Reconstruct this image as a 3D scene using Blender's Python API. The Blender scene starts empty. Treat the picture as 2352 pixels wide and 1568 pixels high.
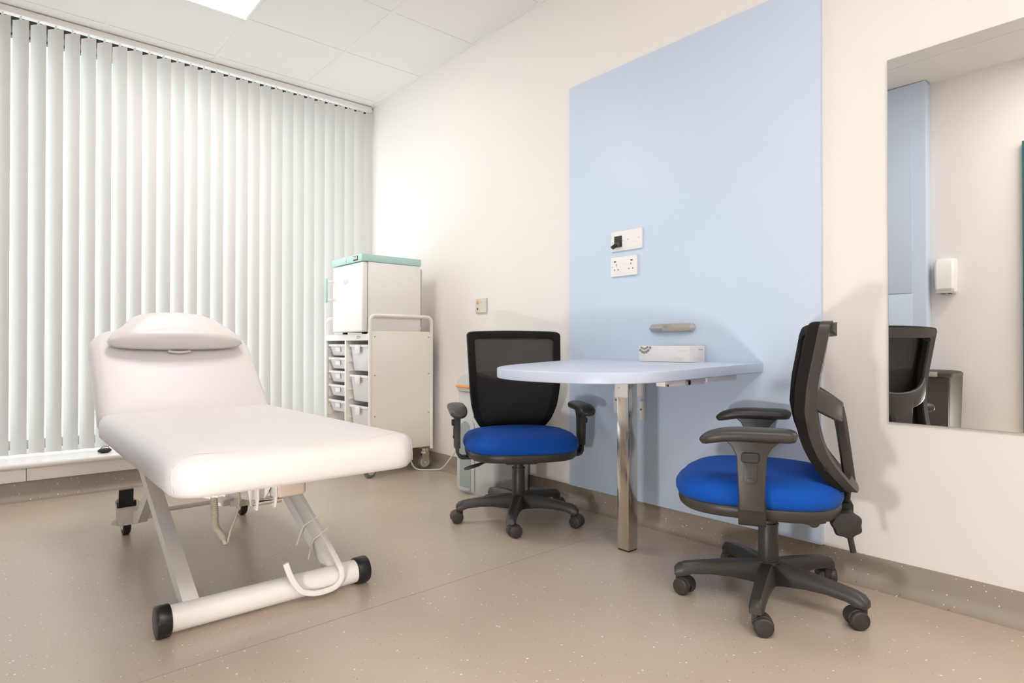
import bpy, bmesh, math, random
from mathutils import Vector, Matrix, Euler
random.seed(4)
PI = math.pi
SC = bpy.context.scene
COL = SC.collection
V = Vector

# ------------------------------------------------------------------ materials
MATS = {}
def S(r, g, b):
    f = lambda c: (c/255/12.92 if c/255 <= .04045 else ((c/255+.055)/1.055)**2.4)
    return (f(r), f(g), f(b), 1)
def mat(name, col, rough=.5, metal=0, spec=.5, coat=0, bump=None, trans=0, alpha=1, emit=None, estr=0, sheen=0):
    if name in MATS: return MATS[name]
    m = bpy.data.materials.new(name); m.use_nodes = True
    nt = m.node_tree; b = nt.nodes['Principled BSDF']
    b.inputs['Base Color'].default_value = col
    b.inputs['Roughness'].default_value = rough
    b.inputs['Metallic'].default_value = metal
    b.inputs['Specular IOR Level'].default_value = spec
    b.inputs['Coat Weight'].default_value = coat
    b.inputs['Transmission Weight'].default_value = trans
    b.inputs['Alpha'].default_value = alpha
    b.inputs['Sheen Weight'].default_value = sheen
    if emit:
        b.inputs['Emission Color'].default_value = emit
        b.inputs['Emission Strength'].default_value = estr
    if bump:
        sc, st = bump
        tc = nt.nodes.new('ShaderNodeTexCoord'); nz = nt.nodes.new('ShaderNodeTexNoise')
        nz.inputs['Scale'].default_value = sc; nz.inputs['Detail'].default_value = 3
        bp = nt.nodes.new('ShaderNodeBump'); bp.inputs['Strength'].default_value = st; bp.inputs['Distance'].default_value = .01
        nt.links.new(tc.outputs['Object'], nz.inputs['Vector'])
        nt.links.new(nz.outputs['Fac'], bp.inputs['Height'])
        nt.links.new(bp.outputs['Normal'], b.inputs['Normal'])
    MATS[name] = m
    return m

WALLC = (.84, .80, .77, 1)
M_wall = mat('wall paint', WALLC, .75, bump=(220, .03))
M_white = mat('white gloss', (.89, .875, .85, 1), .35)
M_cream = mat('cream powder coat', (.93, .87, .79, 1), .38)
M_creamw = mat('white powder coat', (.90, .865, .825, 1), .35)
M_blue = mat('pale blue laminate', (.585, .685, .83, 1), .45)
M_blueedge = mat('pale blue edging', (.56, .64, .84, 1), .4)
M_table = mat('pale blue table laminate', (.52, .585, .72, 1), .38)
M_vinyl = mat('white vinyl', (.75, .71, .695, 1), .42, bump=(400, .02))
M_piping = mat('vinyl piping', (.72, .68, .66, 1), .5)
M_black = mat('black plastic', (.040, .034, .030, 1), .42, bump=(900, .03))
M_blackm = mat('matte black plastic', (.026, .022, .020, 1), .6)
M_rubber = mat('black rubber', (.012, .010, .010, 1), .35)
M_edge = mat('black edge fabric', (.014, .012, .011, 1), .9, spec=.2)
M_darkfab = mat('black fabric', (.017, .014, .014, 1), .9)
M_chrome = mat('polished steel', (.72, .69, .66, 1), .12, 1)
M_steel = mat('brushed steel', (.62, .57, .52, 1), .14, 1)
M_teal = mat('mint green enamel', (.47, .70, .64, 1), .35)
M_dteal = mat('dark teal door', (.03, .12, .13, 1), .5)
M_grey = mat('light grey plastic', (.50, .50, .48, 1), .4)
M_greyd = mat('mid grey plastic', (.30, .32, .31, 1), .4)
M_orange = mat('orange plastic', (.90, .30, .05, 1), .4)
M_taupe = mat('taupe plastic', (.060, .050, .040, 1), .68)
M_taupel = mat('pale grey sticker', (.42, .40, .36, 1), .4)
M_card = mat('white card', (.80, .77, .75, 1), .6)
M_ink = mat('grey print', (.28, .26, .25, 1), .7)
M_inkp = mat('faint print', (.70, .68, .66, 1), .7)
M_inkk = mat('black print', (.04, .04, .04, 1), .6)
M_label = mat('ivory plastic', (.66, .64, .54, 1), .45)
M_plate = mat('white socket plastic', (.86, .83, .80, 1), .3)
M_hole = mat('dark slot', (.01, .01, .01, 1), .7)
M_beige = mat('beige plastic', (.72, .60, .49, 1), .45)
M_cable = mat('grey cable', (.36, .34, .26, 1), .45)
M_wcable = mat('white cable', (.80, .76, .70, 1), .45)
M_tyre = mat('dark brown tyre', (.030, .014, .010, 1), .5)
M_tyreg = mat('grey tyre', (.16, .15, .14, 1), .55)
M_frame = mat('grey window frame', (.36, .35, .34, 1), .5)
M_gasket = mat('window gasket', (.05, .05, .05, 1), .6)

def floor_mat(rot=None):
    m = bpy.data.materials.new('speckled vinyl'); m.use_nodes = True
    nt = m.node_tree; b = nt.nodes['Principled BSDF']; L = nt.links.new
    tc = nt.nodes.new('ShaderNodeTexCoord')
    base = nt.nodes.new('ShaderNodeTexNoise'); base.inputs['Scale'].default_value = 2.2; base.inputs['Detail'].default_value = 3
    L(tc.outputs['Object'], base.inputs['Vector'])
    cr = nt.nodes.new('ShaderNodeValToRGB')
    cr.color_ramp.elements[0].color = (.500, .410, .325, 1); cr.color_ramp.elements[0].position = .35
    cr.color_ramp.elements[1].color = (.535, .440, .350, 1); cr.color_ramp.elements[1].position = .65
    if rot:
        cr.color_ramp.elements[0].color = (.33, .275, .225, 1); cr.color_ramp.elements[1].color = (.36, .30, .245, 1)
    L(base.outputs['Fac'], cr.inputs['Fac'])
    def speck(scale, thr, seed):
        mp = nt.nodes.new('ShaderNodeMapping'); mp.inputs['Location'].default_value = (seed, seed*.7, 0)
        if rot: mp.inputs['Rotation'].default_value = rot
        L(tc.outputs['Object'], mp.inputs['Vector'])
        v = nt.nodes.new('ShaderNodeTexVoronoi'); v.inputs['Scale'].default_value = scale; v.voronoi_dimensions = '2D'
        L(mp.outputs['Vector'], v.inputs['Vector'])
        lt = nt.nodes.new('ShaderNodeMath'); lt.operation = 'LESS_THAN'; lt.inputs[1].default_value = thr
        L(v.outputs['Distance'], lt.inputs[0])
        sp = nt.nodes.new('ShaderNodeSeparateColor'); L(v.outputs['Color'], sp.inputs['Color'])
        g = nt.nodes.new('ShaderNodeMath'); g.operation = 'GREATER_THAN'; g.inputs[1].default_value = .80
        L(sp.outputs['Red'], g.inputs[0])
        mu = nt.nodes.new('ShaderNodeMath'); mu.operation = 'MULTIPLY'
        L(lt.outputs[0], mu.inputs[0]); L(g.outputs[0], mu.inputs[1])
        return mu.outputs[0]
    prev = cr.outputs['Color']
    for sc, th, seed, c in ((24, .042, 0, (.92, .87, .80, 1)), (36, .052, 3.1, (.78, .72, .64, 1)), (17, .042, 5.3, (.95, .90, .84, 1)), (24, .036, 7.7, (.16, .12, .10, 1))):
        mx = nt.nodes.new('ShaderNodeMix'); mx.data_type = 'RGBA'
        L(speck(sc, th, seed), mx.inputs['Factor']); L(prev, mx.inputs['A']); mx.inputs['B'].default_value = c
        prev = mx.outputs['Result']
    L(prev, b.inputs['Base Color'])
    b.inputs['Roughness'].default_value = .5 if rot else .28; b.inputs['Specular IOR Level'].default_value = .6
    return m
M_floor = floor_mat()
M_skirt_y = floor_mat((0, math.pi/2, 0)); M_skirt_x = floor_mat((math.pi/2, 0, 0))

def ceil_mat():
    m = bpy.data.materials.new('ceiling tile'); m.use_nodes = True
    nt = m.node_tree; b = nt.nodes['Principled BSDF']; L = nt.links.new
    tc = nt.nodes.new('ShaderNodeTexCoord')
    n = nt.nodes.new('ShaderNodeTexNoise'); n.inputs['Scale'].default_value = 160; L(tc.outputs['Object'], n.inputs['Vector'])
    bp = nt.nodes.new('ShaderNodeBump'); bp.inputs['Strength'].default_value = .08; bp.inputs['Distance'].default_value = .004
    L(n.outputs['Fac'], bp.inputs['Height']); L(bp.outputs['Normal'], b.inputs['Normal'])
    b.inputs['Base Color'].default_value = (.81, .795, .775, 1); b.inputs['Roughness'].default_value = .8
    return m
M_ceil = ceil_mat()
M_tbar = mat('ceiling grid bar', (.80, .785, .765, 1), .6)

def vane_mat():
    m = bpy.data.materials.new('blind fabric'); m.use_nodes = True
    nt = m.node_tree; L = nt.links.new
    b = nt.nodes['Principled BSDF']; out = nt.nodes['Material Output']
    b.inputs['Base Color'].default_value = (.74, .73, .715, 1); b.inputs['Roughness'].default_value = .85
    t = nt.nodes.new('ShaderNodeBsdfTranslucent'); t.inputs['Color'].default_value = (.80, .795, .78, 1)
    mx = nt.nodes.new('ShaderNodeMixShader'); mx.inputs['Fac'].default_value = .085
    L(b.outputs[0], mx.inputs[1]); L(t.outputs[0], mx.inputs[2]); L(mx.outputs[0], out.inputs['Surface'])
    return m
M_vane = vane_mat()

def mesh_fabric_mat():
    m = bpy.data.materials.new('black mesh fabric'); m.use_nodes = True
    nt = m.node_tree; L = nt.links.new
    b = nt.nodes['Principled BSDF']; out = nt.nodes['Material Output']
    b.inputs['Base Color'].default_value = (.030, .026, .022, 1); b.inputs['Roughness'].default_value = .7
    tc = nt.nodes.new('ShaderNodeTexCoord')
    v = nt.nodes.new('ShaderNodeTexNoise'); v.inputs['Scale'].default_value = 1100; v.inputs['Detail'].default_value = 1
    L(tc.outputs['Object'], v.inputs['Vector'])
    lt = nt.nodes.new('ShaderNodeMath'); lt.operation = 'LESS_THAN'; lt.inputs[1].default_value = .47
    L(v.outputs['Fac'], lt.inputs[0])
    tr = nt.nodes.new('ShaderNodeBsdfTransparent')
    mx = nt.nodes.new('ShaderNodeMixShader')
    mul = nt.nodes.new('ShaderNodeMath'); mul.operation = 'MULTIPLY'; mul.inputs[1].default_value = .52
    L(lt.outputs[0], mul.inputs[0]); L(mul.outputs[0], mx.inputs['Fac'])
    L(b.outputs[0], mx.inputs[1]); L(tr.outputs[0], mx.inputs[2]); L(mx.outputs[0], out.inputs['Surface'])
    return m
M_mesh = mesh_fabric_mat()
def seat_mat():
    m = mat('royal blue fabric', (.001, .072, .40, 1), .75, spec=.2, sheen=.04, bump=(1200, .06))
    return m
M_seat = seat_mat()
def tray_mat():
    m = bpy.data.materials.new('clear frosted plastic'); m.use_nodes = True
    nt = m.node_tree; L = nt.links.new
    b = nt.nodes['Principled BSDF']; out = nt.nodes['Material Output']
    b.inputs['Base Color'].default_value = (.88, .85, .86, 1); b.inputs['Roughness'].default_value = .3
    tr = nt.nodes.new('ShaderNodeBsdfTransparent'); tr.inputs['Color'].default_value = (.92, .92, .94, 1)
    mx = nt.nodes.new('ShaderNodeMixShader'); mx.inputs['Fac'].default_value = .15
    L(b.outputs[0], mx.inputs[1]); L(tr.outputs[0], mx.inputs[2]); L(mx.outputs[0], out.inputs['Surface'])
    return m
M_tray = tray_mat()
def glass_mat():
    m = bpy.data.materials.new('window glass'); m.use_nodes = True
    nt = m.node_tree; L = nt.links.new
    out = nt.nodes['Material Output']; nt.nodes.remove(nt.nodes['Principled BSDF'])
    tr = nt.nodes.new('ShaderNodeBsdfTransparent'); tr.inputs['Color'].default_value = (.96, .98, .97, 1)
    gl = nt.nodes.new('ShaderNodeBsdfGlossy'); gl.inputs['Roughness'].default_value = .02
    mx = nt.nodes.new('ShaderNodeMixShader'); mx.inputs['Fac'].default_value = .06
    L(tr.outputs[0], mx.inputs[1]); L(gl.outputs[0], mx.inputs[2]); L(mx.outputs[0], out.inputs['Surface'])
    return m
M_glass = glass_mat()
M_mirror = mat('mirror silvering', (.86, .86, .85, 1), .0, 1)
M_lamp = mat('lamp diffuser', (.9, .9, .9, 1), .5, emit=(1, .965, .93, 1), estr=8.6)

# ------------------------------------------------------------------ geometry helpers
class MB:
    def __init__(s): s.bm = bmesh.new(); s.T = Matrix.Identity(4)
    def put(s, verts, faces):
        vs = [s.bm.verts.new(s.T @ V(v)) for v in verts]
        for f in faces:
            try: s.bm.faces.new([vs[i] for i in f])
            except ValueError: pass
        return s
    def merge(s, src, M=None):
        M = s.T @ (M or Matrix.Identity(4))
        mp = {v: s.bm.verts.new(M @ v.co) for v in src.verts}
        for f in src.faces:
            try: s.bm.faces.new([mp[v] for v in f.verts])
            except ValueError: pass
        src.free(); return s
    def box(s, lo, hi, bev=0, seg=2, M=None):
        b = bmesh.new(); bmesh.ops.create_cube(b, size=1)
        c = [(lo[i]+hi[i])/2 for i in range(3)]; d = [abs(hi[i]-lo[i]) for i in range(3)]
        for v in b.verts: v.co = V([v.co[i]*d[i]+c[i] for i in range(3)])
        if bev: bmesh.ops.bevel(b, geom=b.edges[:], offset=min(bev, min(d)*.49), segments=seg, profile=.5, affect='EDGES')
        return s.merge(b, M)
    def loft(s, rings, cap0=True, cap1=True, closed=True):
        n = len(rings[0]); verts = [p for r in rings for p in r]; faces = []
        for i in range(len(rings)-1):
            for j in range(n if closed else n-1):
                k = (j+1) % n
                faces.append((i*n+j, i*n+k, (i+1)*n+k, (i+1)*n+j))
        if cap0: faces.append(tuple(reversed(range(n))))
        if cap1: faces.append(tuple(range((len(rings)-1)*n, len(rings)*n)))
        return s.put(verts, faces)
    def cyl(s, p0, p1, r0, r1=None, n=24, bev=0):
        p0, p1 = V(p0), V(p1); r1 = r0 if r1 is None else r1
        z = (p1-p0).normalized(); x = z.orthogonal().normalized(); y = z.cross(x)
        ring = lambda p, r: [p+x*(r*math.cos(a))+y*(r*math.sin(a)) for a in [2*PI*i/n for i in range(n)]]
        if bev:
            rs = [ring(p0, r0-bev), ring(p0+z*bev*.3, r0-bev*.3), ring(p0+z*bev, r0), ring(p1-z*bev, r1), ring(p1-z*bev*.3, r1-bev*.3), ring(p1, r1-bev)]
        else: rs = [ring(p0, r0), ring(p1, r1)]
        return s.loft(rs)
    def lathe(s, prof, c=(0, 0, 0), n=32, sx=1, sy=1):
        rings = [[V((c[0]+r*sx*math.cos(2*PI*i/n), c[1]+r*sy*math.sin(2*PI*i/n), c[2]+z)) for i in range(n)] for r, z in prof]
        return s.loft(rings)
    def ball(s, c, r, sc=(1, 1, 1), n=16):
        b = bmesh.new(); bmesh.ops.create_uvsphere(b, u_segments=n, v_segments=max(6, n//2), radius=r)
        for v in b.verts: v.co = V((v.co.x*sc[0]+c[0], v.co.y*sc[1]+c[1], v.co.z*sc[2]+c[2]))
        return s.merge(b)
    def sweep(s, path, sec, up=(0, 0, 1), closed=False, scale=None):
        """sec: 2-D outline (a, b) with a along the side vector, b along the local up vector"""
        P = [V(p) for p in path]; n = len(P); rings = []; up = V(up)
        for i in range(n):
            a = P[(i-1) % n] if (closed or i > 0) else P[i]
            c = P[(i+1) % n] if (closed or i < n-1) else P[i]
            t = (c-a).normalized()
            side = t.cross(up)
            if side.length < 1e-4: side = t.orthogonal()
            side.normalize(); u = side.cross(t).normalized()
            k = scale[i] if scale else 1
            rings.append([P[i]+side*(q[0]*k)+u*(q[1]*k) for q in sec])
        if closed: rings.append(rings[0]); return s.loft(rings, False, False)
        return s.loft(rings)
    def tube(s, path, r, n=10, closed=False):
        P = [V(p) for p in path]; m = len(P); rings = []; prev = None
        for i in range(m):
            a = P[(i-1) % m] if (closed or i > 0) else P[i]
            c = P[(i+1) % m] if (closed or i < m-1) else P[i]
            t = (c-a).normalized()
            if prev is None: x = t.orthogonal().normalized()
            else:
                x = prev-t*prev.dot(t)
                x = x.normalized() if x.length > 1e-6 else t.orthogonal().normalized()
            prev = x; y = t.cross(x)
            rr = r[i] if isinstance(r, (list, tuple)) else r
            rings.append([P[i]+x*(rr*math.cos(2*PI*j/n))+y*(rr*math.sin(2*PI*j/n)) for j in range(n)])
        if closed: rings.append(rings[0]); return s.loft(rings, False, False)
        return s.loft(rings)
    def prism(s, poly, z0, z1, M=None, bev=0):
        b = bmesh.new()
        lo = [b.verts.new((p[0], p[1], z0)) for p in poly]; hi = [b.verts.new((p[0], p[1], z1)) for p in poly]
        n = len(poly)
        b.faces.new(list(reversed(lo))); b.faces.new(hi)
        for i in range(n): b.faces.new([lo[i], lo[(i+1) % n], hi[(i+1) % n], hi[i]])
        bmesh.ops.recalc_face_normals(b, faces=b.faces[:])
        if bev:
            ed = [e for e in b.edges if abs(e.verts[0].co.z-e.verts[1].co.z) < 1e-6]
            bmesh.ops.bevel(b, geom=ed, offset=bev, segments=3, profile=.5, affect='EDGES')
        return s.merge(b, M)
    def pad(s, outline, prof, M=None, warp=None, scale=0):
        """outline: closed CCW 2-D list; prof: [(inset, z)] from bottom to top"""
        n = len(outline); O = [V((p[0], p[1])) for p in outline]; N = []
        for i in range(n):
            t = (O[(i+1) % n]-O[i-1]).normalized(); N.append(V((t.y, -t.x)))
        old = s.T
        cc_ = V((sum(p.x for p in O)/n, sum(p.y for p in O)/n))
        if M: s.T = s.T @ M
        rings = []
        for ins, z in prof:
            if scale: r = [V((cc_.x+(O[i].x-cc_.x)*(1-ins/scale), cc_.y+(O[i].y-cc_.y)*(1-ins/scale), z)) for i in range(n)]
            else: r = [V((O[i].x-N[i].x*ins, O[i].y-N[i].y*ins, z)) for i in range(n)]
            rings.append([warp(p) for p in r] if warp else r)
        # close top and bottom with concentric rings so that warps stay smooth
        def fan(ring, z):
            c = sum(ring, V((0, 0, 0)))/n
            return [[c+(p-c)*k for p in ring] for k in (.66, .33, .06)]
        s.loft(list(reversed(fan(rings[0], 0)))+rings+fan(rings[-1], 0))
        s.T = old
        return s
    def build(s, name, m, parent=None, ang=38):
        bm = s.bm
        bmesh.ops.remove_doubles(bm, verts=bm.verts[:], dist=1e-6)
        bmesh.ops.recalc_face_normals(bm, faces=bm.faces[:])
        for f in bm.faces: f.smooth = True
        lim = math.radians(ang)
        for e in bm.edges:
            e.smooth = len(e.link_faces) == 2 and e.calc_face_angle(3.2) < lim
        me = bpy.data.meshes.new(name); bm.to_mesh(me); bm.free()
        me.materials.append(m)
        o = bpy.data.objects.new(name, me); COL.objects.link(o)
        if parent: o.parent = parent
        return o

def rrect(w, d, r, n=8, cx=0, cy=0, dens=False):
    """rounded rectangle outline, CCW; r may be four radii (+x+y, -x+y, -x-y, +x-y)"""
    R = r if isinstance(r, (list, tuple)) else (r,)*4
    pts = []
    for k, (sx, sy) in enumerate(((1, 1), (-1, 1), (-1, -1), (1, -1))):
        q = R[k]; c = V((cx+sx*(w/2-q), cy+sy*(d/2-q)))
        for i in range(n+1):
            a = PI/2*k+PI/2*i/n
            pts.append((c.x+q*math.cos(a), c.y+q*math.sin(a)))
    if not dens: return pts
    out = []
    for i in range(len(pts)):
        a, b = V(pts[i]), V(pts[(i+1) % len(pts)]); out.append((a.x, a.y))
        L = (b-a).length
        if L > .06:
            m = int(L/.04)
            for j in range(1, m): p = a.lerp(b, j/m); out.append((p.x, p.y))
    return out
def superell(w, d, e, n=64, cx=0, cy=0):
    pts = []
    for i in range(n):
        a = 2*PI*i/n; c, q = math.cos(a), math.sin(a)
        pts.append((cx+w/2*math.copysign(abs(c)**(2/e), c), cy+d/2*math.copysign(abs(q)**(2/e), q)))
    return pts
def cat(points, n=8, closed=False):
    P = [V(p) for p in points]; m = len(P); out = []
    rng = m if closed else m-1
    for i in range(rng):
        g = (lambda k: P[k % m]) if closed else (lambda k: P[min(max(k, 0), m-1)])
        a, b, c, d = g(i-1), g(i), g(i+1), g(i+2)
        for j in range(n):
            t = j/n
            out.append(.5*((2*b)+(c-a)*t+(2*a-5*b+4*c-d)*t*t+(3*b-a-3*c+d)*t**3))
    if not closed: out.append(P[-1])
    return out
RECT = lambda w, h, r=0: rrect(w, h, r, 3) if r else [(w/2, h/2), (-w/2, h/2), (-w/2, -h/2), (w/2, -h/2)]

def thing(name, label, cat_, loc=(0, 0, 0), rotz=0, group=None):
    o = bpy.data.objects.new(name, None); COL.objects.link(o)
    o.location = loc; o.rotation_euler = (0, 0, rotz); o.empty_display_size = .1
    return tag(o, label, cat_, group)
def tag(o, label, cat_, group=None):
    o['label'] = label; o['category'] = cat_
    if group: o['group'] = group
    return o
def struct(o): o['kind'] = 'structure'; return o
def dup(root, loc, rotz, label, group=None):
    r = root.copy(); COL.objects.link(r); r.location = loc; r.rotation_euler = (0, 0, rotz)
    r['label'] = label
    if group: r['group'] = group
    m = {}
    for ch in list(root.children):
        c = ch.copy(); COL.objects.link(c); c.parent = r; m[ch] = c
        for g in list(ch.children):
            d = g.copy(); COL.objects.link(d); d.parent = c; m[g] = d
    return r, m
def text(s, size, name, m, parent, M, ext=.0002, align='LEFT'):
    cu = bpy.data.curves.new(name, 'FONT'); cu.body = s; cu.size = size; cu.extrude = ext; cu.align_x = align
    cu.materials.append(m)
    q = bpy.data.objects.new(name, cu); COL.objects.link(q)
    me = bpy.data.meshes.new_from_object(q.evaluated_get(bpy.context.evaluated_depsgraph_get()))
    bpy.data.objects.remove(q); bpy.data.curves.remove(cu)
    me.name = name; me.transform(M)
    if not me.materials: me.materials.append(m)
    o = bpy.data.objects.new(name, me); COL.objects.link(o); o.parent = parent
    return o
def basis(x, y, o):
    """matrix with local x, y axes and origin o"""
    x = V(x).normalized(); y = V(y).normalized(); z = x.cross(y)
    return Matrix(((x.x, y.x, z.x, o[0]), (x.y, y.y, z.y, o[1]), (x.z, y.z, z.z, o[2]), (0, 0, 0, 1)))

# ------------------------------------------------------------------ room
XE, XW, YN, YS, ZC = 2.24, -.55, 4.36, -1.60, 2.638
def slab(name, lo, hi, m): return struct(MB().box(lo, hi).build(name, m))
slab('floor', (XW-.1, YS-.1, -.1), (XE+.1, YN+.1, 0), M_floor)
slab('wall_east', (XE, YS-.1, 0), (XE+.1, YN+.1, ZC), M_wall)
slab('wall_west', (XW-.1, YS-.1, 0), (XW, YN+.1, ZC), M_wall)
slab('wall_south', (XW, YS-.1, 0), (XE, YS, ZC), M_wall)
ceil = MB().box((XW-.1, YS-.1, ZC), (XE+.1, YN+.1, ZC+.1)).build('ceiling', M_ceil); struct(ceil)
# ceiling grid
TP = .59; GX = [1.09-TP*2, 1.09-TP, 1.09, 1.09+TP]; GY = [3.56-TP*k for k in range(-1, 9)]
g = MB()
for x in GX: g.box((x-.011, YS, ZC-.0025), (x+.011, YN, ZC+.002))
for y in GY: g.box((XW, y-.011, ZC-.0020), (XE, y+.011, ZC+.002))
g.box((XE-.02, YS, ZC-.006), (XE, YN, ZC+.002)); g.box((XW, YS, ZC-.006), (XW+.02, YN, ZC+.002)); g.box((XW, YN-.06, ZC-.006), (XE, YN-.04, ZC+.002))
struct(g.build('trim_1', M_tbar))
# north wall around the window opening
wn = MB().box((XW, YN, 0), (XE, YN+.1, .22)).box((XW, YN, 2.60), (XE, YN+.1, ZC)).box((XE-.03, YN, .22), (XE, YN+.1, 2.60))
struct(wn.build('wall_north', M_wall))
w = MB()
for lo, hi in (((XW, YN+.02, 2.545), (XE-.03, YN+.08, 2.60)), ((XW, YN+.02, .22), (XE-.03, YN+.08, .27)), ((XW, YN+.02, .22), (XW+.06, YN+.08, 2.60)), ((XE-.09, YN+.02, .22), (XE-.03, YN+.08, 2.60))):
    w.box(lo, hi, .004)
win = struct(w.build('window_1', M_frame))
MB().box((XW, YN+.045, .25), (XE-.03, YN+.055, 2.55)).build('pane', M_glass, win)
MB().box((XW, YN-.022, 2.574), (XE-.002, YN-.002, 2.637)).build('shaded_head_strip', mat('window head painted shade', (.055, .045, .040, 1), .7), win)  # dark head strip; the unlit recess's shade is put into its colour
MB().box((XW, YN+.018, 2.530), (XE-.03, YN+.06, 2.546)).build('gasket', M_gasket, win)
# low boxing with sill board under the window
struct(MB().box((XW, 4.02, .1), (.148, YN, .168), .003).box((.150, 4.02, .1), (XE, YN, .168), .003).build('trim_2', M_creamw))
struct(MB().box((XW, 4.0, .168), (XE, YN, .196), .012, 4).build('trim_3', M_white))
# coved vinyl skirting
def skirt(name, prof, axis, span, flip):
    n = len(prof); ring = lambda t: [V((flip(p[0]), t, p[1])) if axis == 'y' else V((t, flip(p[0]), p[1])) for p in prof]
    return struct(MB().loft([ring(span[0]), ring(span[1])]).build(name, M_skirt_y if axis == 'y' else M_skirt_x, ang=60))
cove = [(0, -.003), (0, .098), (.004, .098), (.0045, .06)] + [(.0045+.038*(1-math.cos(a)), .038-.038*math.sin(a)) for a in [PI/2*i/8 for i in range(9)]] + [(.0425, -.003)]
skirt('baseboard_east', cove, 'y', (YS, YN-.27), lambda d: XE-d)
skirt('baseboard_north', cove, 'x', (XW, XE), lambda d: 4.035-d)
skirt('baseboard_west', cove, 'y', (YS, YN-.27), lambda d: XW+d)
struct(MB().prism([(-.55, 1.6595), (2.198, 1.7185), (2.198, 1.7205), (-.55, 1.6615)], -.001, .0003).build('trim_4', mat('weld line', (.30, .245, .20, 1), .5)))
# blue back panel
pb = MB().box((XE-.02, .914, .10), (XE, 2.138, 2.10), .0015).build('wall_panel', M_blue)
tag(pb, 'tall pale blue laminate wall panel behind the folding table', 'wall panel')

# ceiling lights
def ceiling_light(x, y, label):
    t = thing('ceiling_light', label, 'ceiling light', (x, y, ZC), 0, 'flush square ceiling light panels')
    MB().box((-.285, -.285, -.008), (.285, .285, -.004)).build('diffuser', M_lamp, t)
    f = MB()
    for a in range(4): f.box((-.296, -.296, -.010), (.296, -.283, -.001), .001, M=Matrix.Rotation(a*PI/2, 4, 'Z'))
    f.build('frame', M_white, t)
    return t
LC = [(.795, 3.265), (.205, .315), (.205, -.865), (.795, -.865)]
cl = ceiling_light(*LC[0], 'glowing square ceiling panel above the white couch by the blinds')
dup(cl, (LC[1][0], LC[1][1], ZC), 0, 'glowing square ceiling panel over the camera end of the room, on the cupboard side')
dup(cl, (LC[2][0], LC[2][1], ZC), 0, 'added unseen ceiling fill panel at the far end from the window, nearer the cupboard wall')  # unseen panel, added to brighten the south-facing surfaces
dup(cl, (LC[3][0], LC[3][1], ZC), 0, 'added unseen ceiling fill panel at the far end from the window, nearer the mirror wall')  # second added panel, out of view, filling from the south end

# ------------------------------------------------------------------ vertical blind
YB = 4.265
bl = thing('vertical_blind', 'white vertical vane blind covering the whole window wall', 'blind', (0, YB, 0))
MB().box((XW+.01, -.022, 2.598), (XE-.012, .022, 2.634), .003).build('headrail', M_white, bl)
NV = 37; X0V = .047; SP = .0767; TH = math.radians(42)
vm = MB(); vw = .0905
pts = []
for i in range(9):
    u = -.5+i/8
    pts.append((u*vw, -.006*math.cos(PI*u)))
front = [V((p[0], p[1]-.0006, 0)) for p in pts]; back = [V((p[0], p[1]+.0006, 0)) for p in reversed(pts)]
sec = front+back
ZT, ZB = 2.580, .210
vm.loft([[p+V((0, 0, ZB)) for p in sec], [p+V((0, 0, ZB+.035)) for p in sec], [p+V((0, 0, ZT-.01)) for p in sec], [p+V((0, 0, ZT)) for p in sec]])
v0 = vm.build('vane', M_vane, bl)
h0 = MB().box((-.006, -.003, ZT-.012), (.006, .003, ZT+.012), .001).cyl((0, 0, ZT+.008), (0, 0, ZT+.020), .005, n=10).box((-.012, -.004, ZT-.02), (.012, .004, ZT-.006), .001).build('hanger', M_white, v0)
k0 = -7
for i in range(NV):
    x = X0V+(k0+i)*SP
    if i == 0: v, h = v0, h0
    else:
        v = v0.copy(); COL.objects.link(v); h = h0.copy(); COL.objects.link(h); v.parent = bl; h.parent = v
    v.location = (x, 0, 0)
    v.rotation_euler = (0, 0, -TH+random.uniform(-.035, .035))
# black-tipped cord weight on the sill
t = thing('cord_weight', 'small black oval cord weight lying on white windowsill left of couch', 'cord weight', (.497, 4.10, .196))
MB().ball((0, 0, .014), .03, (1.15, .7, .46)).build('body', M_blackm, t)
MB().tube([(-.03, .02, .004), (-.01, .03, .028), (.0, .01, .033), (.02, .03, .03), (.03, .025, .012)], .003, 6).build('cord', M_greyd, t)

# ------------------------------------------------------------------ task chairs
def outline_half(z):
    K = [(.36, .10), (.40, .155), (.44, .185), (.52, .208), (.60, .217), (.70, .222), (.80, .226), (.87, .229)]
    for (a, p), (b, q) in zip(K, K[1:]):
        if z <= b: return p+(q-p)*(z-a)/(b-a)
    return K[-1][1]
FYK = [(.36, -.165), (.40, -.142), (.437, -.119), (.483, -.092), (.537, -.073), (.609, -.062), (.695, -.070), (.768, -.085), (.847, -.100), (.88, -.108)]
def front_y(z):
    for (a, p), (b, q) in zip(FYK, FYK[1:]):
        if z <= b: return p+(q-p)*(z-a)/(b-a)
    return FYK[-1][1]
def curve_y(x, z=.6): return -(.040-.024*min(1, max(0, (z-.55)/.3)))*(1-(x/.225)**2)
def back_outline(inset=0, ztop=.868, zbot=.385, n=14):
    """closed loop of (x, z), CCW seen from the front"""
    top = []; w = outline_half(ztop)-inset; zt = ztop-inset; r = .022
    right = []
    zs = [zbot+inset+(zt-r-zbot-inset)*i/n for i in range(n+1)]
    right = [(outline_half(z)-inset, z) for z in zs]
    arc = [(w-r+r*math.cos(a), zt-r+r*math.sin(a)) for a in [PI/2*i/5 for i in range(1, 6)]]
    tp = [(x, zt+.006*(1-(x/w)**2)) for x in [w*.8*(1-2*i/8) for i in range(9)]]
    left = [(-x, z) for x, z in reversed(arc)]+[(-x, z) for x, z in reversed(right)]
    wb = outline_half(zbot+inset)-inset
    bt = [(x, zbot+inset) for x in [-wb+2*wb*i/6 for i in range(1, 6)]]
    return right+arc+tp+left+bt

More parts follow.
